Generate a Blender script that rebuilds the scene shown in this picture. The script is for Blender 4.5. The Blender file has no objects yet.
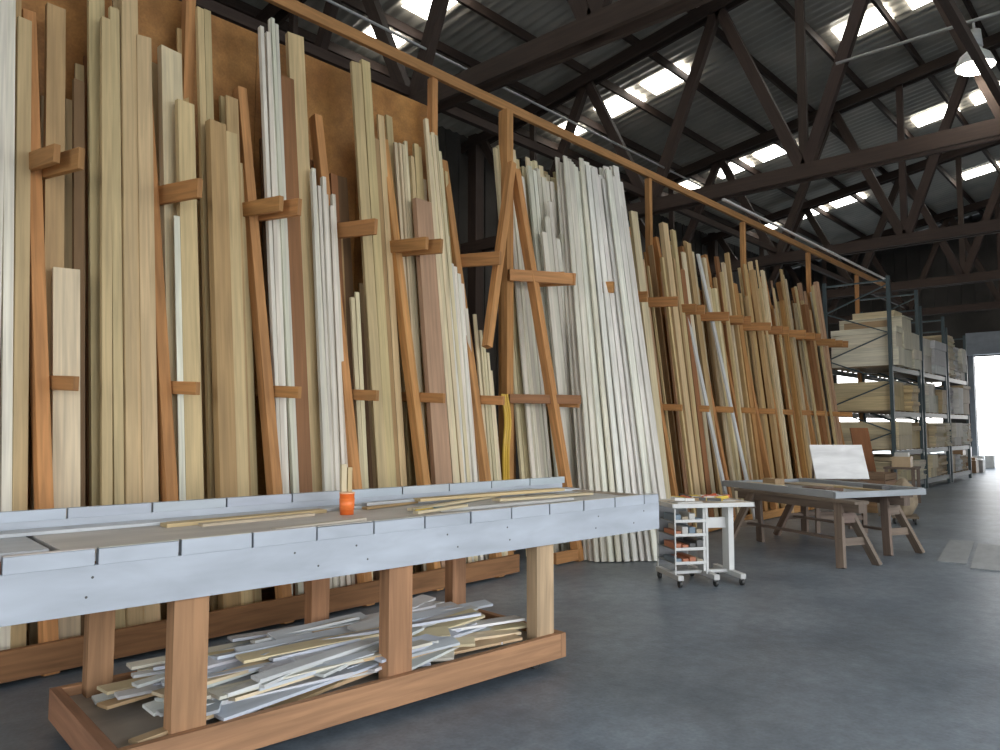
import bpy, math, random, bmesh
from mathutils import Vector, Matrix
random.seed(11)
scene = bpy.context.scene
scene.view_settings.view_transform = 'Standard'
scene.view_settings.look = 'None'
scene.view_settings.exposure = 0.0

# ------------------------------------------------------------ materials
def nt(name):
    m = bpy.data.materials.new(name); m.use_nodes = True
    t = m.node_tree
    return m, t, t.nodes, t.links, t.nodes['Principled BSDF']

def mat_wood(name, rough=.6, grain=.2, sx=34, sy=1.2, blotch=.14):
    m, t, N, L, P = nt(name)
    uv = N.new('ShaderNodeUVMap')
    mp = N.new('ShaderNodeMapping'); mp.inputs['Scale'].default_value = (sx, sy, 1)
    L.new(uv.outputs[0], mp.inputs[0])
    n = N.new('ShaderNodeTexNoise'); n.inputs['Scale'].default_value = 1; n.inputs['Detail'].default_value = 4
    n.inputs['Distortion'].default_value = .6
    L.new(mp.outputs[0], n.inputs['Vector'])
    r = N.new('ShaderNodeMapRange'); r.inputs[1].default_value = .3; r.inputs[2].default_value = .7
    r.inputs[3].default_value = 1 - grain; r.inputs[4].default_value = 1.08
    L.new(n.outputs['Fac'], r.inputs[0])
    mp2 = N.new('ShaderNodeMapping'); mp2.inputs['Scale'].default_value = (5, .9, 1)
    L.new(uv.outputs[0], mp2.inputs[0])
    n2 = N.new('ShaderNodeTexNoise'); n2.inputs['Scale'].default_value = 1.3; n2.inputs['Detail'].default_value = 3
    L.new(mp2.outputs[0], n2.inputs['Vector'])
    r2 = N.new('ShaderNodeMapRange'); r2.inputs[1].default_value = .3; r2.inputs[2].default_value = .7
    r2.inputs[3].default_value = 1-blotch; r2.inputs[4].default_value = 1.08
    L.new(n2.outputs['Fac'], r2.inputs[0])
    mu = N.new('ShaderNodeMath'); mu.operation = 'MULTIPLY'
    L.new(r.outputs[0], mu.inputs[0]); L.new(r2.outputs[0], mu.inputs[1])
    a = N.new('ShaderNodeAttribute'); a.attribute_name = 'Col'
    vm = N.new('ShaderNodeVectorMath'); vm.operation = 'SCALE'
    L.new(a.outputs['Color'], vm.inputs[0]); L.new(mu.outputs[0], vm.inputs['Scale'])
    L.new(vm.outputs[0], P.inputs['Base Color'])
    P.inputs['Roughness'].default_value = rough
    b = N.new('ShaderNodeBump'); b.inputs['Strength'].default_value = .08; b.inputs['Distance'].default_value = .01
    L.new(n.outputs['Fac'], b.inputs['Height']); L.new(b.outputs[0], P.inputs['Normal'])
    return m

def mat_noise(name, c1, c2, scale=3, rough=.6, metal=0, detail=6, bump=0, coord='Object', stain=0):
    m, t, N, L, P = nt(name)
    tc = N.new('ShaderNodeTexCoord')
    n = N.new('ShaderNodeTexNoise'); n.inputs['Scale'].default_value = scale; n.inputs['Detail'].default_value = detail
    L.new(tc.outputs[coord], n.inputs['Vector'])
    cr = N.new('ShaderNodeValToRGB')
    cr.color_ramp.elements[0].position = .33; cr.color_ramp.elements[0].color = (*c1, 1)
    cr.color_ramp.elements[1].position = .68; cr.color_ramp.elements[1].color = (*c2, 1)
    L.new(n.outputs['Fac'], cr.inputs[0])
    out = cr.outputs[0]
    if stain:
        for (sc, lo, hi, mn, mx) in ((.35, .35, .65, 1-stain, 1.15), (9, .35, .7, .82, 1.10), (45, .3, .75, .85, 1.12)):
            q = N.new('ShaderNodeTexNoise'); q.inputs['Scale'].default_value = sc; q.inputs['Detail'].default_value = 5
            L.new(tc.outputs[coord], q.inputs['Vector'])
            mr = N.new('ShaderNodeMapRange'); mr.inputs[1].default_value = lo; mr.inputs[2].default_value = hi
            mr.inputs[3].default_value = mn; mr.inputs[4].default_value = mx
            L.new(q.outputs['Fac'], mr.inputs[0])
            vm = N.new('ShaderNodeVectorMath'); vm.operation = 'SCALE'
            L.new(out, vm.inputs[0]); L.new(mr.outputs[0], vm.inputs['Scale']); out = vm.outputs[0]
    L.new(out, P.inputs['Base Color'])
    P.inputs['Roughness'].default_value = rough; P.inputs['Metallic'].default_value = metal
    if bump:
        n3 = N.new('ShaderNodeTexNoise'); n3.inputs['Scale'].default_value = scale*20; n3.inputs['Detail'].default_value = 4
        L.new(tc.outputs[coord], n3.inputs['Vector'])
        b = N.new('ShaderNodeBump'); b.inputs['Strength'].default_value = bump; b.inputs['Distance'].default_value = .01
        L.new(n3.outputs['Fac'], b.inputs['Height']); L.new(b.outputs[0], P.inputs['Normal'])
    return m

def mat_emit(name, col, s):
    m, t, N, L, P = nt(name)
    P.inputs['Base Color'].default_value = (*col, 1)
    P.inputs['Emission Color'].default_value = (*col, 1)
    P.inputs['Emission Strength'].default_value = s
    return m

WOOD = mat_wood('lumber_wood')
ROUGHW = mat_wood('rough_wood', .75, .32, 26, 1.6)
PAINT = mat_wood('painted_board', .5, .08, 10, 3, .14)
METAL = mat_wood('painted_metal', .4, .05, 5, 5, .08)
PLY = mat_noise('plywood_panel', (.33, .145, .038), (.48, .24, .07), 2.4, .5, bump=.05, stain=.12)
FLOORM = mat_noise('asphalt_floor', (.145, .18, .22), (.24, .285, .33), 1.3, .38, detail=14, bump=.2, stain=.28)
ROOFM = mat_noise('corrugated_roof', (.30, .28, .24), (.46, .42, .36), .8, .5, 0)
WALLM = mat_noise('dark_wall_metal', (.045, .04, .035), (.09, .08, .07), .7, .8)
SKY = mat_emit('skylight_fiberglass', (1, .98, .92), 11)
BULB = mat_emit('lamp_glow', (1, .93, .82), 25)
GROUND = mat_noise('outdoor_gravel', (.38, .36, .32), (.52, .5, .45), 2, .9)

# ------------------------------------------------------------ mesh builder
class MB:
    def __init__(s): s.v = []; s.f = []; s.c = []; s.uv = []; s.m = []; s.sm = []
    def beam(s, p0, p1, w, t, col, ref=(1, 0, 0), mi=0):
        p0 = Vector(p0); p1 = Vector(p1); d = (p1-p0); ln = d.length; d = d/ln
        r = Vector(ref); r = r - d*r.dot(d)
        if r.length < 1e-4:
            r = Vector((0, 1, 0)); r = r-d*r.dot(d)
        r.normalize(); n = d.cross(r)
        k = len(s.v); a = r*w/2; b = n*t/2
        for p in (p0, p1):
            s.v += [p-a-b, p+a-b, p+a+b, p-a+b]
        F = [(0, 1, 5, 4), (1, 2, 6, 5), (2, 3, 7, 6), (3, 0, 4, 7), (3, 2, 1, 0), (4, 5, 6, 7)]
        ou = random.random()*50; ov = random.random()*50
        per = [0, w, w+t, 2*w+t, 2*w+2*t]
        for i, f in enumerate(F):
            s.f.append(tuple(k+j for j in f)); s.m.append(mi); s.sm.append(False)
            s.c.append(col if i < 4 else tuple(x*.8 for x in col))
            if i < 4: s.uv.append([(ou+per[i], ov), (ou+per[i+1], ov), (ou+per[i+1], ov+ln), (ou+per[i], ov+ln)])
            else: s.uv.append([(ou, ov), (ou+w, ov), (ou+w, ov+t), (ou, ov+t)])
        return s
    def box(s, x0, x1, y0, y1, z0, z1, col, mi=0):
        dx, dy, dz = x1-x0, y1-y0, z1-z0; cx, cy, cz = (x0+x1)/2, (y0+y1)/2, (z0+z1)/2
        if dx >= dy and dx >= dz: s.beam((x0, cy, cz), (x1, cy, cz), dy, dz, col, (0, 1, 0), mi)
        elif dy >= dz: s.beam((cx, y0, cz), (cx, y1, cz), dx, dz, col, (1, 0, 0), mi)
        else: s.beam((cx, cy, z0), (cx, cy, z1), dx, dy, col, (1, 0, 0), mi)
    def cyl(s, p0, p1, r0, r1, col, n=16, mi=0, caps=True):
        p0 = Vector(p0); p1 = Vector(p1); d = (p1-p0).normalized()
        r = Vector((1, 0, 0)) if abs(d.x) < .9 else Vector((0, 1, 0))
        r = (r-d*r.dot(d)).normalized(); q = d.cross(r); k = len(s.v)
        for p, rr in ((p0, r0), (p1, r1)):
            for i in range(n):
                a = 2*math.pi*i/n; s.v.append(p+(r*math.cos(a)+q*math.sin(a))*rr)
        for i in range(n):
            j = (i+1) % n
            s.f.append((k+i, k+j, k+n+j, k+n+i)); s.c.append(col); s.m.append(mi); s.sm.append(True)
            s.uv.append([(i/n, 0), ((i+1)/n, 0), ((i+1)/n, 1), (i/n, 1)])
        if caps:
            for o, rev in ((0, True), (n, False)):
                ids = [k+o+i for i in range(n)]
                if rev: ids.reverse()
                s.f.append(tuple(ids)); s.c.append(col); s.m.append(mi); s.sm.append(False)
                s.uv.append([(0, 0)]*n)
    def done(s, name, mats, loc=(0, 0, 0), rz=0, bevel=0):
        me = bpy.data.meshes.new(name)
        me.from_pydata([tuple(v) for v in s.v], [], s.f)
        for m in mats: me.materials.append(m)
        ca = me.color_attributes.new('Col', 'FLOAT_COLOR', 'CORNER')
        uvl = me.uv_layers.new(name='UVMap')
        i = 0
        for fi, p in enumerate(me.polygons):
            p.material_index = s.m[fi]; p.use_smooth = s.sm[fi]
            for j in range(p.loop_total):
                ca.data[i].color = (*s.c[fi], 1); uvl.data[i].uv = s.uv[fi][j]; i += 1
        o = bpy.data.objects.new(name, me); scene.collection.objects.link(o)
        o.location = loc; o.rotation_euler = (0, 0, rz)
        if bevel:
            b = o.modifiers.new('bevel', 'BEVEL'); b.width = bevel; b.segments = 2; b.limit_method = 'ANGLE'
        return o

def jit(c, a=.1):
    k = 1+random.uniform(-a, a)
    return tuple(min(.9, x*k*(1+random.uniform(-.03, .03))) for x in c)

PALE = (.63, .485, .26); CREAM = (.72, .61, .40); WHITE = (.79, .755, .65); TAN = (.49, .33, .155)
ORANGE = (.48, .25, .085); RED = (.31, .14, .055); GREY = (.60, .56, .46); PINK = (.54, .34, .21); DK = (.24, .14, .065)
RACK = (.56, .275, .10); TIMBER = (.058, .035, .026)

# ------------------------------------------------------------ room shell
XB, XE, YR, YL = -9.0, 38.0, -7.0, 14.5
def roofz(y): return 11.98-.155*abs(y)
w = (1, 1, 1)
b = MB(); b.box(XB, XE, YR, YL, -.15, 0, w); b.done('floor', [FLOORM])
b = MB(); b.box(-60, 90, -60, 70, -.30, -.16, w); b.done('outdoor_ground', [GROUND])
b = MB(); b.box(XB, XE, YL, YL+.15, 0, 9.75, w)
for i in range(90): b.box(XB+.3+i*.52, XB+.36+i*.52, YL-.03, YL, 0, 9.7, w)
b.done('wall_left', [WALLM])
b = MB()
b.box(XB, -5, YR-.15, YR, 0, 10.9, w); b.box(13, XE, YR-.15, YR, 0, 10.9, w); b.box(-5, 13, YR-.15, YR, 6.0, 10.9, w)
b.done('wall_right', [WALLM])
b = MB()
b.box(XB-.15, XB, YR, -3, 0, 12, w); b.box(XB-.15, XB, 5, YL, 0, 12, w); b.box(XB-.15, XB, -3, 5, 5.5, 12, w); b.done('wall_back', [WALLM])  # opening in this unseen wall is added to lift the shadows
b = MB()
b.box(XE, XE+.15, YR, 1.5, 0, 12, w); b.box(XE, XE+.15, 6.7, 8.0, 0, 12, w); b.box(XE, XE+.15, 12.5, YL, 0, 12, w)
b.box(XE, XE+.15, 1.5, 6.7, 4.7, 12, w); b.box(XE, XE+.15, 8.0, 12.5, 4.9, 12, w)
for i in range(40): b.box(XE-.05, XE, YR+.3+i*.53, YR+.38+i*.53, 6.6, 11, w)
b.done('wall_far', [WALLM])
b = MB()
b.box(XE-.16, XE-.06, 1.2, 1.5, 0, 4.75, (.3, .33, .36)); b.box(XE-.16, XE-.06, 6.7, 6.9, 0, 4.75, (.3, .33, .36)); b.box(XE-.46, XE-.06, 1.2, 6.9, 4.75, 5.7, (.35, .38, .42))
b.done('door_1', [METAL])

def roof(name, y0, y1):
    vs = []; fs = []; step = .045; n = int((XE-XB)/step)
    for i in range(n+1):
        x = XB+i*step; dz = .022*math.sin(x*2*math.pi/.27)
        vs += [(x, y0, roofz(y0)+dz), (x, y1, roofz(y1)+dz)]
    for i in range(n): fs.append((2*i, 2*i+1, 2*i+3, 2*i+2))
    me = bpy.data.meshes.new(name); me.from_pydata(vs, [], fs); me.materials.append(ROOFM)
    for p in me.polygons: p.use_smooth = True
    o = bpy.data.objects.new(name, me); scene.collection.objects.link(o)
roof('ceiling', 0, YL+.2); roof('ceiling', YR-.2, 0)

k = 0
def sky(x, y, sx=1.0, sy=1.25):
    global k
    k += 1
    b = MB()
    b.beam((x, y-sy/2, roofz(y-sy/2)-.06), (x, y+sy/2, roofz(y+sy/2)-.06), sx, .02, w)
    b.done('window_%d' % k, [SKY])
for x in (2.6, 9.9, 16.6, 23.4, 30.4):
    for y, s in ((9.35, 1.15), (10.8, 1.15), (12.5, .6)): sky(x, y, .8, s)
for x in (4.3, 11.6, 18.4, 25.4, 32.2):
    for y in (3.65, 5.2): sky(x, y, .8, 1.15)
    for y in (-2.5, -4): sky(x, y, .8, 1.2)

for tx in (-6.6, .4, 7.4, 14.4, 21.4, 28.4, 35.4):
    b = MB(); zb = 6.5
    for s in (-.12, .12):
        b.beam((tx+s, YR, zb), (tx+s, YL, zb), .07, .28, jit(TIMBER))
        b.beam((tx+s, 0, roofz(0)-.42), (tx+s, YL, roofz(YL)-.42), .07, .26, jit(TIMBER))
        b.beam((tx+s, 0, roofz(0)-.42), (tx+s, YR, roofz(YR)-.42), .07, .26, jit(TIMBER))
    bn = [12, 8.6, 5.2, 1.9, -1.4, -4.7]; tn = [13.8, 10.3, 6.9, 3.5, .25, -3, -6.4]
    for i, y in enumerate(bn):
        for q in (tn[i], tn[i+1]):
            b.beam((tx, y, zb), (tx, q, roofz(q)-.42), .15, .22, jit(TIMBER))
        if i % 2 == 0: b.beam((tx, y, zb), (tx, y, roofz(y)-.42), .10, .16, jit(TIMBER))
    b.done('roof_truss', [ROUGHW])
b = MB(); y = YR+.3
while y < YL:
    z = roofz(y)-.17
    b.box(XB, XE, y-.035, y+.035, z-.10, z+.10, jit(TIMBER)); y += 1.42
b.done('roof_purlins', [ROUGHW])
b = MB()
for y in (8.6, 1.9):
    b.box(XB, XE, y-.05, y+.05, 6.68, 6.82, jit(TIMBER))
b.done('roof_bracing', [ROUGHW])
b = MB()
for tx in (14.4, 21.4, 28.4, 35.4):
    b.box(tx-.15, tx+.15, 13.9, 14.2, 0, 9.6, TIMBER)
b.done('support_posts', [ROUGHW])

b = MB(); C = (.5, .5, .5)
b.cyl((13.9, 4.4, 8.22), (13.9, -3, 8.22), .03, .03, C, 8)
b.cyl((-6, 8.2, 7.3), (16, 8.2, 7.3), .02, .02, C, 8)
b.done('electrical_conduit', [METAL])
b = MB()
lx, ly, lz = 13.9, 2.25, 7.3; dz = .42
b.cyl((lx, ly, 7.76+dz), (lx, ly, 7.6+dz), .02, .02, C, 8)
b.cyl((lx, ly, 7.62+dz), (lx, ly, 7.35+dz), .10, .12, (.55, .55, .55), 20)
prof = [(.07, 7.35), (.13, 7.28), (.22, 7.2), (.27, 7.08), (.28, 7.02)]
for (r0, z0), (r1, z1) in zip(prof, prof[1:]): b.cyl((lx, ly, z0+dz), (lx, ly, z1+dz), r0, r1, (.8, .8, .78), 28, 0, False)
b.cyl((lx, ly, 7.28+dz), (lx, ly, 7.03+dz), .07, .1, w, 16, 1)
b.cyl((lx, ly, 7.04+dz), (lx, ly, 6.96+dz), .27, .20, w, 24, 1)
b.done('high_bay_lamp', [METAL, BULB])

# ------------------------------------------------------------ plywood backing
b = MB(); x = -1.2
while x < 6.08:
    x2 = min(x+1.22, 6.08); b.box(x, x2-.006, 6.62, 6.64, 0, 2.75, w); b.box(x, x2-.006, 6.62, 6.64, 2.756, 5.5, w); x = x2
b.done('plywood_backing', [PLY])
b = MB(); x = 8.4
while x < 17.6:
    b.box(x, x+1.21, 6.66, 6.68, 0, 4.2+random.uniform(-.1, .1), w); x += 1.22
b.done('plywood_backing', [PLY])

# ------------------------------------------------------------ rack
b = MB(); R = lambda: jit(RACK, .15)
frames = [-.9, -.05, .82, 1.70, 2.55, 3.44, 4.27, 5.12, 6.02, 7.41]+[8.27+.86*i for i in range(12)]
for i, fx in enumerate(frames):
    A_ = abs(fx-7.41) < .01
    if A_: b.beam((7.43, 5.50, 0), (6.86, 6.02, 4.8), .10, .11, R())
    else: b.beam((fx+.02, 5.54, 0), (fx-.06, 6.38, 4.75), .09, .11, R())
    zt = 3.52+random.uniform(-.03, .03)
    b.beam((fx-.02, 6.45, zt+.03), (fx+.10, 5.58, zt-.03), .045, .15, R())
    if i % 2 == 1 or fx < 2: b.beam((fx-.10, 6.3, zt+.03), (fx-.03, 5.66, zt-.01), .045, .13, R())
    b.beam((fx+.03, 6.1, 1.93), (fx+.11, 5.54, 1.90), .04, .10, R())
    b.beam((fx, 6.55, 0), (fx, 6.55, 3.6), .04, .09, R())
b.box(-2, 24.0, 6.36, 6.42, 5.74, 5.86, (.50, .25, .09))
for px in (.0, 2.9, 5.85, 7.1, 10.7, 14.3, 17.85, 21.4):
    b.box(px-.045, px+.045, 6.38, 6.47, 0, 5.74, R())
b.box(6.72, 6.84, 6.02, 6.12, 0, 5.55, R())
b.beam((6.76, 5.98, 4.85), (6.05, 5.72, 2.5), .09, .09, R())
b.beam((6.70, 5.97, 3.45), (7.50, 5.62, 3.47), .05, .14, R(), (0, 1, 0))
b.beam((6.70, 5.97, 1.95), (7.52, 5.52, 1.95), .05, .11, (.30, .14, .06), (0, 1, 0))
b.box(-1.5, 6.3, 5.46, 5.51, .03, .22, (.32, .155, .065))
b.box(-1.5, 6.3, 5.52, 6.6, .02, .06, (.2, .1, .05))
b.box(6.95, 7.5, 5.46, 5.51, .02, .15, R()); b.box(8.6, 18, 5.46, 5.51, .02, .15, R())
b.done('lumber_rack', [ROUGHW], bevel=.004)
b = MB(); b.box(13.2, 23.9, 6.28, 6.33, 5.92, 5.96, (.75, .75, .75)); b.done('electrical_conduit', [METAL])

# ------------------------------------------------------------ leaning lumber
FY = {0: 5.66, 1: 5.79, 2: 5.90, 3: 5.98}
def board(b, x, wd, zt, layer, col, tilt=0, th=.03, zf=.065, fy=None, ty=None):
    y0 = (FY[layer] if fy is None else fy)+random.uniform(-.015, .015)
    y1 = (y0+.11*zt) if ty is None else ty
    b.beam((x-tilt, y0, zf), (x+tilt, y1, zt), wd, th, jit(col, .14), (1, random.uniform(-.18, .18), 0))
def strips(b, x0, x1, n, zt, layer, col, sl=.0, var=.12, lean=0):
    for i in range(n):
        x = x0+(x1-x0)*(i+.5)/n
        board(b, x, (x1-x0)/n*.9, zt+random.uniform(-var, var)+sl*i, layer, col, random.uniform(-.02, .02)+lean, random.uniform(.02, .05))
def fill(b, x0, x1, zlo, zhi, layer=3, cols=(TAN, TAN, ORANGE, PALE, RED, DK), cover=.72):
    x = x0
    while x < x1:
        wd = random.choice([.05, .07, .09, .12])
        if random.random() < cover:
            board(b, x+wd/2, wd*.95, random.uniform(zlo, zhi), layer, random.choice(cols), random.uniform(-.03, .03))
        x += wd
G = []
G.append(lambda b: (strips(b, -.8, -.1, 8, 5.0, 1, PALE), strips(b, .05, .75, 7, 4.7, 1, CREAM)))
def g1(b):
    strips(b, .9, 1.6, 7, 4.9, 1, TAN); board(b, 1.30, .14, 5.8, 0, GREY); strips(b, 1.38, 1.52, 2, 5.9, 0, WHITE); board(b, 1.57, .09, 4.6, 0, PALE)
G.append(g1)
def g2(b):
    fill(b, 1.74, 2.5, 3.2, 4.7, 3, (TAN, DK, RED, PALE), .8)
    board(b, 1.80, .13, 4.85, 1, TAN, .01, .05); board(b, 1.85, .17, 2.75, 0, CREAM, .0, .07); board(b, 1.97, .08, 4.3, 1, DK)
    strips(b, 2.04, 2.17, 1, 5.9, 1, PALE); strips(b, 2.08, 2.24, 2, 4.9, 0, PALE)
    strips(b, 2.24, 2.36, 1, 5.9, 1, PALE); board(b, 2.31, .13, 5.2, 0, PALE, 0, .06); board(b, 2.42, .11, 4.8, 0, PALE, 0, .05)
G.append(g2)
def g3(b):
    fill(b, 2.6, 3.4, 3.4, 4.8, 3, (TAN, TAN, PALE, ORANGE), .8)
    board(b, 2.70, .19, 4.85, 1, CREAM, .0, .06); board(b, 2.76, .15, 4.35, 0, PALE, 0, .05); strips(b, 2.64, 2.80, 3, 3.3, 0, WHITE)
    board(b, 2.86, .09, 5.15, 2, TAN); strips(b, 2.94, 3.08, 2, 5.4, 1, PALE, 0, .04); board(b, 3.03, .16, 4.25, 0, TAN, 0, .07)
    board(b, 3.16, .12, 4.2, 0, PALE, 0, .06); board(b, 3.25, .12, 4.6, 1, TAN); board(b, 3.34, .09, 4.0, 1, PALE)
G.append(g3)
def g4(b):
    fill(b, 3.5, 4.25, 3.4, 4.6, 3, (RED, DK, TAN, ORANGE), .85)
    strips(b, 3.50, 3.70, 5, 5.45, 0, WHITE, -.02); board(b, 3.76, .16, 4.95, 0, RED, 0, .04)
    board(b, 3.95, .17, 5.5, 1, PALE, 0, .06); strips(b, 3.96, 4.24, 7, 4.1, 0, WHITE, -.05, .1, .01)
G.append(g4)
def g5(b):
    fill(b, 4.3, 5.1, 2.6, 4.3, 3, (TAN, DK, RED, TAN), .8)
    strips(b, 4.36, 4.46, 2, 2.9, 0, CREAM); board(b, 4.42, .09, 4.2, 2, RED); strips(b, 4.56, 4.80, 2, 5.45, 0, PALE, 0, .04)
    board(b, 4.90, .09, 4.7, 1, TAN, 0, .05); board(b, 5.0, .08, 5.0, 1, PALE)
G.append(g5)
def g6(b):
    fill(b, 5.2, 6.05, 3.4, 4.8, 3, (PALE, TAN, CREAM, ORANGE), .85)
    strips(b, 5.18, 5.34, 4, 4.85, 1, CREAM); board(b, 5.22, .09, 5.1, 2, PALE)
    board(b, 5.42, .25, 4.1, 0, PINK, 0, .06); strips(b, 5.36, 5.55, 3, 4.7, 1, PALE, 0, .12, .03)
    strips(b, 5.55, 5.80, 5, 5.05, 0, CREAM, -.05, .12, -.03); strips(b, 5.72, 6.02, 6, 3.7, 0, WHITE, -.14); strips(b, 5.8, 5.96, 3, 4.6, 1, PALE)
G.append(g6)
def g7(b):
    strips(b, 6.1, 6.34, 5, 2.9, 0, CREAM, -.14)
    strips(b, 6.95, 7.4, 6, 5.2, 2, CREAM, 0, .15)
    strips(b, 7.02, 7.40, 5, 4.9, 1, WHITE, 0, .3)
G.append(g7)
def g8(b):
    strips(b, 7.44, 8.5, 12, 5.25, 3, PALE, -.01, .2)
    strips(b, 7.5, 8.2, 8, 5.2, 2, CREAM, -.01, .12); strips(b, 7.48, 8.2, 8, 5.0, 1, WHITE, 0, .2); strips(b, 7.52, 8.0, 5, 4.4, 0, WHITE, 0, .3)
    strips(b, 8.3, 9.1, 8, 5.1, 2, PALE, 0, .2)
G.append(g8)
def g9(b):
    for L_ in range(3):
        for i in range(11):
            s = i/10; wv = random.choice([.07, .085, .10])
            xf = 7.48+.66*s+random.uniform(-.02, .02); xt = 8.12+.90*s+random.uniform(-.02, .02)
            b.beam((xf, 5.26-.62*s+L_*.08, .01), (xt, 6.20-.30*s+L_*.06, 5.3+random.uniform(-.2, .1)), wv, .022, jit((.83, .81, .74) if s > .35 else WHITE, .10), (1, random.uniform(-.35, -.05), 0))
G.append(g9)
for g in G:
    b = MB(); g(b); b.done('leaning_lumber', [WOOD])
pal = [PALE, PALE, PALE, TAN, ORANGE, PALE, TAN, CREAM, CREAM, PINK, RED, GREY]
for i in range(10):
    x0 = 9.13+.86*i; b = MB()
    fill(b, x0, x0+.86, 3.4, 4.5, 3, (ORANGE, TAN, TAN, RED), .8)
    x = x0+.06
    while x < x0+.78:
        wd = random.choice([.04, .05, .07, .09, .12, .14]); n = random.choice([1, 1, 2, 3])
        c = random.choice(pal); zt = random.uniform(3.9, 4.95); ln = random.uniform(-.03, .14)
        for q in range(n):
            if x > x0+.8: break
            fy = random.uniform(5.45, 5.85)
            b.beam((x-ln*.3, fy, .02), (x+ln*.7, fy+.12*zt, zt+random.uniform(-.1, .1)), wd, random.choice([.03, .05, .08]), jit(c), (1, random.uniform(-.2, .2), 0)); x += wd*.95
        x += random.choice([0, .02, .05])
    if i in (2, 3):
        b.beam((x0+.35, 5.3, .01), (x0+.05, 6.1, 4.6), .09, .03, (.66, .67, .66))
    b.done('leaning_lumber', [WOOD])

b = MB(); pts = []
for i in range(30):
    t = i/29; pts.append(Vector((6.56+.03*math.sin(t*9), 5.9+.03*math.cos(t*7), 2.0-1.2*t)))
for off in (0, .045, -.035):
    for p, q in zip(pts, pts[1:]): b.cyl(p+Vector((off, 0, 0)), q+Vector((off, 0, 0)), .020, .020, (.66, .42, .06), 6, 0, False)
b.done('yellow_rope', [METAL])

# ------------------------------------------------------------ workbench
BL = (0, 3.56, 0); BR = -math.atan(.095)
b = MB(); AP = (.46, .505, .57); LEG = (.44, .235, .12)
x0, x1 = -.4, 5.22
b.box(x0, x1, 0, .04, .82, 1.02, AP, 1)
cuts = [x0]+[.20+.345*i for i in range(15)]+[x1]
for a, c in zip(cuts, cuts[1:]):
    if c-a < .02: continue
    g = random.uniform(.003, .010)
    b.box(a+g, c-g*.5, 0, .04, 1.02, 1.088+random.uniform(-.004, .004), AP, 1)
    b.box(a+g, c-g*.5, .002, .038, 1.0885, 1.0925, jit((.60, .57, .52), .1), 1)
b.box(x0, x1-.05, .98, 1.02, .95, 1.12, AP, 1)
for i in range(13): b.box(x0+.02+i*.43, x0+.44+i*.43, .98, 1.02, 1.12, 1.175, jit(AP, .06), 1)
b.box(x0, 1.15, .04, .30, 1.00, 1.03, (.42, .2, .1))
b.box(x0, 1.12, .30, .98, 1.03, 1.065, (.54, .57, .60), 1)
b.box(1.15, 3.4, .04, .98, 1.03, 1.065, (.62, .59, .55), 1); b.box(3.4, x1-.12, .14, .98, 1.03, 1.065, (.60, .60, .59), 1)
b.box(x0, x1-.02, .80, .96, 1.067, 1.085, (.58, .61, .64), 1)
b.box(x1-.12, x1-.02, .04, .98, 1.02, 1.075, (.45, .38, .3))
b.box(3.3, x1-.02, .04, .12, 1.04, 1.08, (.60, .61, .62), 1)
b.box(x0, x1-.05, .90, .96, .86, 1.0, LEG)
b.box(1.4, 4.1, .05, .10, .86, 1.0, LEG)
for lx_ in (0, 1.66, 2.83, 4.0, 5.0): b.box(lx_-.04, lx_+.04, .05, .96, .88, 1.02, jit(LEG))
FD = 1.10
for i, lx_ in enumerate((1.66, 2.83, 4.0)):
    b.box(lx_-.08, lx_+.08, .045, .145, .1, 1.02, jit(LEG if i < 2 else (.52, .38, .23), .05))
    bx = lx_-(.14 if i == 0 else 0)
    b.box(bx-.065, bx+.065, FD-.14, FD-.045, .1, .95, jit(LEG, .05))
b.box(1.36, 4.10, 0.0, .045, .06, .22, LEG); b.box(1.36, 4.10, FD-.045, FD, .06, .22, LEG)
b.box(1.31, 1.36, 0.0, FD, .06, .22, (.36, .18, .10)); b.box(4.10, 4.15, 0.0, FD, .06, .22, LEG)
b.box(1.36, 4.1, .045, FD-.045, .14, .17, (.40, .36, .31), 1)
for cx in (1.65, 3.95):
    for cy in (.10, 1.0):
        b.cyl((cx, cy-.02, .04), (cx, cy+.02, .04), .04, .04, (.03, .03, .03), 16); b.box(cx-.03, cx+.03, cy-.03, cy+.03, .05, .14, (.2, .2, .2))
for lx_ in [.4, .75, 1.3, 2.2, 2.5, 3.2, 3.6, 4.5, 5.0]:
    for zz in (.89, .97):
        xx = lx_+random.uniform(-.1, .1); b.cyl((xx, .002, zz), (xx, -.002, zz), .006, .006, (.12, .12, .12), 8)
b.done('workbench', [ROUGHW, PAINT], BL, BR, bevel=.002)

b = MB()
for i in range(140):
    ln = random.choice([.35, .5, .7, .9, 1.2, 1.5, 1.9]); a = random.gauss(.06, .20)
    if random.random() < .12: a += random.choice([-1, 1])*.7; ln = min(ln, .6)
    cx = 1.42+ln/2+random.uniform(0, max(.01, 2.62-ln)); cy = random.uniform(.15, .95)
    hz = .185+.23*(i/140)*max(.35, 1-.45*abs((cx-2.8)/1.3))*max(.3, 1-1.0*abs(cy-.55))
    p = random.uniform(-.04, .08)
    d = Vector((math.cos(a), math.sin(a), math.sin(p))); A = Vector((cx, cy, hz+.012))-d*ln/2; B = A+d*ln
    for V in (A, B): V.y = min(1.0, max(.10, V.y)); V.z = max(.187, V.z)
    c = random.choice([WHITE, (.70, .71, .72), (.62, .67, .74), (.62, .67, .74), (.70, .71, .72), (.75, .76, .76), CREAM, (.60, .42, .24)])
    b.beam(A, B, random.choice([.05, .07, .09, .12, .14]), .016, jit(c, .12), (random.uniform(-.1, .1), 1, random.uniform(-.2, .2)))
b.done('scrap_wood_pile', [PAINT], BL, BR)

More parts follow.
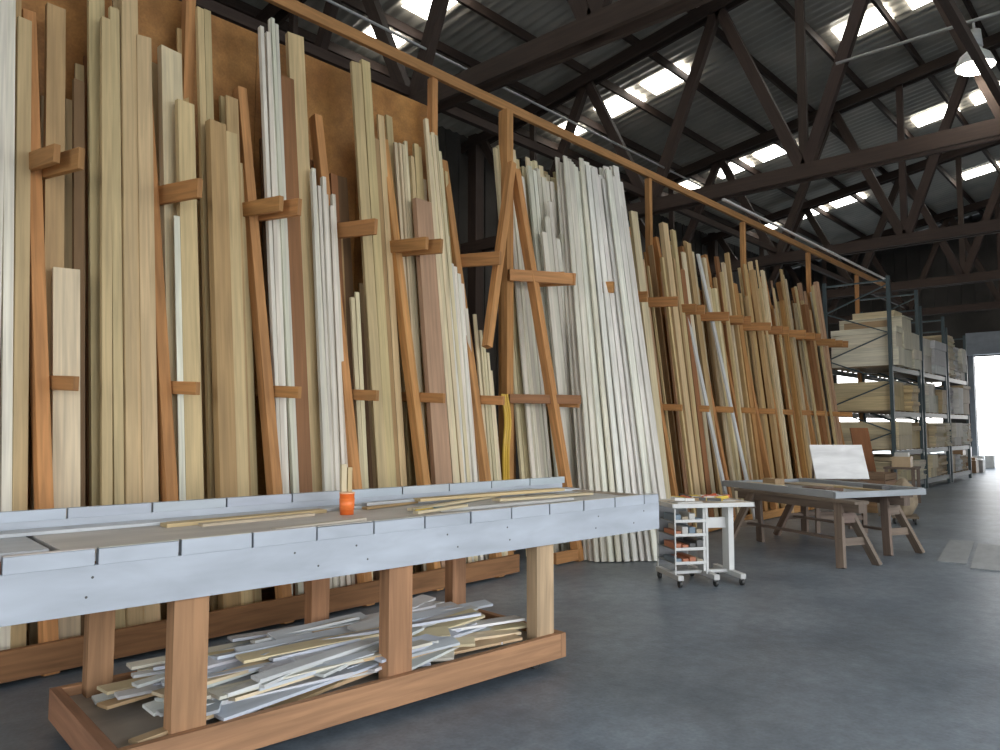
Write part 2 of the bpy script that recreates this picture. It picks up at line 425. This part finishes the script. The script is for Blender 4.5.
TZ = 1.066
b = MB(); O = (.85, .17, .03)
b.cyl((0, 0, 0), (0, 0, .13), .042, .046, O, 24); b.cyl((0, 0, .03), (0, 0, .10), .0455, .0475, (.9, .22, .05), 24)
b.cyl((0, 0, .128), (0, 0, .136), .049, .049, (.9, .5, .3), 24)
b.done('orange_cup', [METAL], (2.83, 3.87, TZ))
b = MB()
b.box(-.035, -.002, -.02, .02, 0, .30, CREAM); b.box(.006, .036, -.015, .02, 0, .28, PALE)
b.done('wood_offcuts', [WOOD], (2.93, 4.02, TZ), -.3)
b = MB()
b.box(0, 1.0, 0, .09, 0, .02, PALE); b.box(.05, .95, .1, .15, 0, .018, CREAM); b.box(.15, .85, -.10, -.04, 0, .015, (.6, .5, .36))
b.done('lumber_strips', [WOOD], (1.80, 4.06, TZ), -.02)
b = MB()
b.beam((3.5, 3.98, TZ+.035), (4.9, 3.80, TZ+.035), .09, .02, PALE, (0, 1, 0)); b.beam((3.2, 3.7, TZ+.012), (4.3, 3.95, TZ+.012), .05, .015, CREAM, (0, 1, 0))
b.beam((3.1, 4.05, TZ+.03), (4.8, 4.0, TZ+.03), .06, .018, (.55, .58, .6), (0, 1, 0)); b.beam((3.3, 3.55, TZ+.01), (4.5, 3.4, TZ+.012), .07, .018, (.6, .6, .58), (0, 1, 0))
b.beam((3.05, 3.98, TZ+.012), (3.9, 4.1, TZ+.012), .05, .016, TAN, (0, 1, 0)); b.beam((3.9, 3.6, TZ+.03), (4.95, 3.55, TZ+.012), .08, .016, CREAM, (0, 1, 0))
b.beam((2.1, 3.5, TZ+.010), (2.7, 3.53, TZ+.010), .05, .016, (.66, .6, .5), (0, 1, 0)); b.beam((3.0, 3.42, TZ+.030), (3.5, 3.5, TZ+.030), .04, .016, (.7, .6, .4), (0, 1, 0))
b.done('lumber_strips', [WOOD])
b = MB()
b.cyl((3.18, 3.62, TZ+.011), (3.34, 3.64, TZ+.011), .009, .009, (.8, .55, .05), 8); b.box(3.34, 3.42, 3.62, 3.65, TZ, TZ+.02, (.1, .25, .3))
b.done('utility_knife', [METAL])

# ------------------------------------------------------------ rolling cart
CL = (7.35, 3.80, 0)
b = MB(); M = (.66, .67, .66)
b.box(-.46, .42, -.25, .25, .80, .83, (.62, .55, .44)); b.box(-.47, .43, -.265, -.25, .79, .835, M); b.box(-.47, .43, .25, .265, .79, .835, M)
b.box(-.475, -.46, -.265, .265, .79, .835, M); b.box(.42, .435, -.265, .265, .79, .835, M)
for sx in (-.02, .27):
    b.box(sx-.03, sx+.03, -.30, .30, .07, .12, M)
    b.box(sx-.03, sx+.03, -.07, .07, .12, .80, M)
    for sy in (-.27, .27):
        b.cyl((sx-.015, sy, .035), (sx+.015, sy, .035), .035, .035, (.03, .03, .03), 14); b.box(sx-.02, sx+.02, sy-.02, sy+.02, .05, .08, (.2, .2, .2))
b.box(-.40, .27, -.03, .03, .09, .12, M); b.box(-.43, -.37, -.28, .28, .07, .12, M); b.box(-.02, .27, -.015, .015, .55, .66, M)
for sy in (-.25, .25): b.cyl((-.415, sy, .035), (-.385, sy, .035), .035, .035, (.03, .03, .03), 14)
for z in (.22, .36, .50, .64):
    b.box(-.43, -.09, -.22, .22, z, z+.008, (.30, .32, .33))
    for q in range(4):
        xx = -.42+q*.078; b.box(xx, xx+.065, -.2, .05+random.uniform(0, .1), z+.010, z+random.uniform(.03, .10), random.choice([(.65, .65, .62), (.2, .28, .36), (.5, .42, .3), (.12, .12, .12), (.55, .2, .1)]))
    b.box(-.43, -.09, -.225, -.215, z, z+.03, M)
b.box(-.42, -.10, .21, .22, .15, .78, (.35, .37, .40))
for sx in (-.43, -.09):
    for sy in (-.22, .22): b.box(sx-.007, sx+.007, sy-.007, sy+.007, .12, .80, M)
b.done('rolling_cart', [METAL], CL, math.radians(-36), bevel=.003)
b = MB()
b.beam((-.4, -.1, .836), (-.1, -.05, .836), .2, .008, (.82, .82, .8), (0, 1, 0)); b.beam((.05, .05, .836), (.33, .0, .836), .2, .006, (.85, .85, .83), (0, 1, 0))
for i in range(20):
    px, py = random.uniform(-.35, .3), random.uniform(-.18, .2); a = random.uniform(0, 3)
    d = Vector((math.cos(a), math.sin(a), 0))*random.uniform(.05, .14)
    b.beam(Vector((px, py, .862))-d, Vector((px, py, .862+random.uniform(0, .02)))+d, .03, .035, random.choice([(.8, .8, .78), (.6, .12, .05), (.7, .5, .05), (.1, .1, .1), (.5, .35, .2), (.8, .8, .78)]), (0, 0, 1))
b.done('hand_tools', [METAL], CL, math.radians(-36))

# ------------------------------------------------------------ sawhorse tables
SW = (.22, .165, .13)
def sawhorse(loc, rz, ln=2.1):
    b = MB(); h = .72
    b.box(-ln/2, ln/2, -.05, .05, h-.1, h, jit(SW)); b.box(-ln/2, ln/2, -.11, .11, h, h+.035, jit(SW))
    for sx in (-1, 1):
        for sy in (-1, 1):
            b.beam((sx*(ln/2-.06), sy*.28, 0), (sx*(ln/2-.30), sy*.045, h), .11, .045, jit(SW))
        b.beam((sx*(ln/2-.15), -.2, .28), (sx*(ln/2-.15), .2, .28), .025, .09, jit(SW))
        b.beam((sx*(ln/2-.2), -.1, .55), (sx*(ln/2-.2), .1, .55), .025, .12, jit(SW))
    b.beam((-ln/2+.15, 0, .28), (ln/2-.15, 0, .28), .07, .03, jit(SW), (0, 1, 0))
    return b.done('sawhorse', [ROUGHW], loc, rz)
az = math.atan2(1.75, .85)
sawhorse((9.72, 3.75, 0), az); sawhorse((11.0, 3.60, 0), az)
GR = (.36, .39, .42)
b = MB()
b.box(-1.02, 1.02, -1.02, -.90, .757, .84, GR, 1); b.box(-1.02, 1.02, .40, .50, .757, .84, GR, 1)
b.box(-1.0, 1.0, -.90, .40, .757, .79, (.34, .36, .38), 1)
b.box(-1.06, -1.02, -1.0, .5, .757, .83, GR, 1); b.box(1.02, 1.06, -1.0, .5, .757, .83, GR, 1)
b.done('assembly_table_top', [ROUGHW, PAINT], (10.30, 3.87, 0), az)
b = MB()
b.box(-.1, .7, -.7, -.3, .792, .81, (.5, .42, .3)); b.box(-.6, -.2, -.1, .2, .792, .83, (.2, .12, .08)); b.box(-.9, .2, -.55, -.45, .792, .812, PALE)
b.box(.2, .9, .1, .22, .792, .82, CREAM); b.box(-.7, -.4, -.8, -.65, .792, .85, (.15, .15, .15)); b.box(.5, .75, -.15, .02, .792, .88, (.5, .35, .2))
b.done('wood_offcuts', [WOOD], (10.30, 3.87, 0), az)
b = MB()
b.beam((-.40, 0, 0), (.40, 0, 0), .02, .56, (.85, .86, .87), (0, 1, 0))
for sx in (-.35, .35): b.beam((sx, .02, .1), (sx, .25, -.20), .03, .03, SW)
o = b.done('white_panel', [PAINT], (12.1, 3.98, 1.08), math.radians(-50)); o.rotation_euler[0] = math.radians(-25)
def low_bench(x, y, rz):
    b = MB()
    b.box(-.4, .4, -.3, .3, .74, .78, SW)
    for sx in (-.35, .35):
        for sy in (-.25, .25): b.box(sx-.03, sx+.03, sy-.03, sy+.03, 0, .74, SW)
    for sy in (-.25, .25): b.box(-.35, .35, sy-.015, sy+.015, .2, .27, SW)
    b.done('side_table', [ROUGHW], (x, y, 0), rz)
low_bench(12.25, 4.12, math.radians(-50)); low_bench(17.6, 4.5, .1)
b = MB(); b.box(-.3, .05, -.2, .15, .782, 1.0, (.6, .45, .28)); b.box(.08, .33, -.15, .15, .782, .92, (.75, .75, .73)); b.box(-.25, .0, -.15, .1, 1.0, 1.08, (.7, .7, .66))
b.done('cardboard_boxes', [METAL], (17.6, 4.5, 0), .1)
b = MB(); b.box(0, 2.2, 0, .6, 0, .010, (.32, .34, .35)); b.box(.3, 2.4, .65, .95, 0, .010, (.29, .31, .32)); b.done('cardboard_sheet', [PAINT], (10.1, 1.3, 0.001), math.radians(8))

b = MB()
b.box(-.3, .3, -.2, .2, .10, .13, (.2, .15, .1))
for sx in (-.25, .25):
    for sy in (-.15, .15): b.cyl((sx, sy-.015, .05), (sx, sy+.015, .05), .05, .05, (.03, .03, .03), 14)
b.done('dolly', [METAL], (14.1, 3.6, 0), .3)
me = bpy.data.meshes.new('canvas_bag'); bm = bmesh.new(); bmesh.ops.create_icosphere(bm, subdivisions=4, radius=1)
for v in bm.verts:
    z = v.co.z; s = 1-.45*max(0, z)**2; n = .08*math.sin(v.co.x*7+z*4)+.06*math.sin(v.co.y*9+z*5)
    v.co = Vector((v.co.x*.26*(s+n), v.co.y*.2*(s+n), .131+max(0, z+.85)*.34))
bm.to_mesh(me); bm.free(); me.materials.append(mat_noise('canvas', (.25, .2, .14), (.4, .32, .22), 6, .9))
for p in me.polygons: p.use_smooth = True
o = bpy.data.objects.new('canvas_bag', me); scene.collection.objects.link(o); o.location = (14.1, 3.6, 0)
def crate(x, y, sx, sy, h, col, rz):
    b = MB(); n = max(2, int(h/.12))
    for i in range(n):
        z0 = h*i/n+.005; z1 = h*(i+1)/n-.01
        b.box(-sx/2, sx/2, -sy/2, -sy/2+.015, z0, z1, jit(col)); b.box(-sx/2, sx/2, sy/2-.015, sy/2, z0, z1, jit(col))
        b.box(-sx/2, -sx/2+.015, -sy/2+.016, sy/2-.016, z0, z1, jit(col)); b.box(sx/2-.015, sx/2, -sy/2+.016, sy/2-.016, z0, z1, jit(col))
    for ax in (-1, 1):
        for ay in (-1, 1): b.box(ax*(sx/2-.035)-.018, ax*(sx/2-.035)+.018, ay*(sy/2-.035)-.018, ay*(sy/2-.035)+.018, 0, h, jit(col))
    b.box(-sx/2+.02, sx/2-.02, -sy/2+.02, sy/2-.02, .01, .03, col)
    b.done('wooden_crate', [ROUGHW], (x, y, 0), rz)
crate(15.6, 4.5, .7, .5, .5, (.4, .25, .13), .2); crate(16.6, 4.7, .6, .5, .7, (.3, .2, .13), -.1)
b = MB(); b.cyl((0, 0, 0), (0, 0, .38), .13, .16, (.75, .75, .73), 24); b.cyl((0, 0, .36), (0, 0, .385), .17, .17, (.6, .6, .6), 24)
b.done('plastic_bucket', [METAL], (14.9, 4.1, 0))

# ------------------------------------------------------------ pallet racks
UP = (.07, .10, .11); BE = (.09, .11, .11)
def prack(xa, xb, ya=5.2, yb=6.7, h=5.3, lv=(.25, 1.05, 2.0, 3.1)):
    b = MB()
    for x in (xa, xb):
        for y in (ya, yb): b.box(x-.04, x+.04, y-.04, y+.04, 0, h, UP)
        z = .3; s = 0
        while z < h-.6:
            p, q = ((ya, yb) if s % 2 == 0 else (yb, ya)); b.beam((x, p, z), (x, q, z+.6), .03, .03, UP); z += .6; s += 1
        b.beam((x, ya, h-.1), (x, yb, h-.1), .03, .04, UP)
    for z in lv:
        for y in (ya, yb): b.box(xa, xb, y-.025, y+.025, z-.12, z, BE)
        for i in range(6):
            xx = xa+.2+(xb-xa-.4)*i/5; b.box(xx-.04, xx+.04, ya, yb, z, z+.03, (.3, .22, .13))
    b.done('pallet_rack', [METAL])
    b = MB()
    for li, z in enumerate(lv):
        top = (lv[li+1]-.17) if li+1 < len(lv) else z+1.3
        edges = [xa+.06]
        while edges[-1] < xb-.75: edges.append(edges[-1]+random.uniform(.55, 1.35))
        edges = [e for e in edges if e < xb-.4]+[xb-.06]
        for sa, sb in zip(edges, edges[1:]):
            sb -= .06
            zz = z+.032; hmax = z+(top-z)*random.uniform(.72, 1)
            yy0 = ya-.18+random.uniform(0, .2); kind = random.random()
            cb = random.choice([CREAM, (.74, .60, .36), (.66, .50, .27), (.80, .74, .60)] if xa < 22 else [WHITE, (.82, .81, .76), (.74, .75, .76), CREAM, (.60, .46, .28)])
            while zz < hmax:
                t = random.choice([.03, .03, .05, .08]) if kind < .5 else random.choice([.25, .35, .45]); t = min(t, hmax-zz+.01)
                b.box(sa+random.uniform(0, .08), sb-random.uniform(0, .05), yy0+random.uniform(0, .08), yb-.08, zz, zz+t-.006, jit(cb, .15)); zz += t
            if li == 3 and xa < 22: b.box(sa+.1, sb-.1, ya+.1, yb-.4, zz, zz+.16, random.choice([(.72, .34, .14), CREAM, (.5, .35, .2)]))
    b.done('stacked_sheet_goods', [WOOD])
prack(19.7, 22.3); prack(22.6, 25.2, h=4.9); prack(25.5, 28.1, h=4.6)
b = MB()
b.beam((18.4, 5.35, 0), (18.6, 5.65, 1.6), .5, .03, (.33, .14, .06), (1, -.6, 0))
b.done('leaning_panels', [WOOD])
b = MB()
for i in range(22):
    x = 28.6+random.uniform(0, 7); y = random.uniform(5.5, 7); s = random.uniform(.25, .6)
    b.box(x, x+s, y, y+s, 0, s*random.uniform(.6, 1.8), random.choice([(.6, .6, .6), (.35, .22, .12), (.15, .2, .3), (.7, .7, .68)]))
b.done('storage_boxes', [METAL])

# ------------------------------------------------------------ world, portals
W = bpy.data.worlds.new('World'); scene.world = W; W.use_nodes = True
N = W.node_tree.nodes; L = W.node_tree.links; bg = N['Background']
tc = N.new('ShaderNodeTexCoord'); sp = N.new('ShaderNodeSeparateXYZ'); L.new(tc.outputs['Generated'], sp.inputs[0])
cr = N.new('ShaderNodeValToRGB'); cr.color_ramp.elements[0].position = 0; cr.color_ramp.elements[0].color = (1, .97, .93, 1)
cr.color_ramp.elements[1].position = .7; cr.color_ramp.elements[1].color = (.68, .83, 1, 1)
L.new(sp.outputs['Z'], cr.inputs[0]); L.new(cr.outputs[0], bg.inputs[0]); bg.inputs[1].default_value = 4.9
def portal(loc, rot, sx, sy):
    l = bpy.data.lights.new('opening_portal', 'AREA'); l.shape = 'RECTANGLE'; l.size = sx; l.size_y = sy
    l.cycles.is_portal = True
    o = bpy.data.objects.new('opening_portal', l); scene.collection.objects.link(o); o.location = loc; o.rotation_euler = rot
portal((4, YR-.2, 3), (math.radians(90), 0, 0), 18, 6)
portal((XB-.2, 1, 2.75), (math.radians(90), 0, math.radians(-90)), 8, 5.5)  # sky light through the added back wall opening, no known door there
portal((XE+.2, 4.1, 2.35), (math.radians(90), 0, math.radians(90)), 5.2, 4.7)
portal((XE+.2, 10.25, 2.45), (math.radians(90), 0, math.radians(90)), 4.5, 4.9)

cd = bpy.data.cameras.new('camera'); cam = bpy.data.objects.new('camera', cd); scene.collection.objects.link(cam)
cd.sensor_width = 36; cd.lens = 27; cam.location = (0, 0, 1.6)
cam.rotation_euler = (math.radians(94.04), 0, math.radians(42.4-90)); cd.clip_end = 300
scene.camera = cam
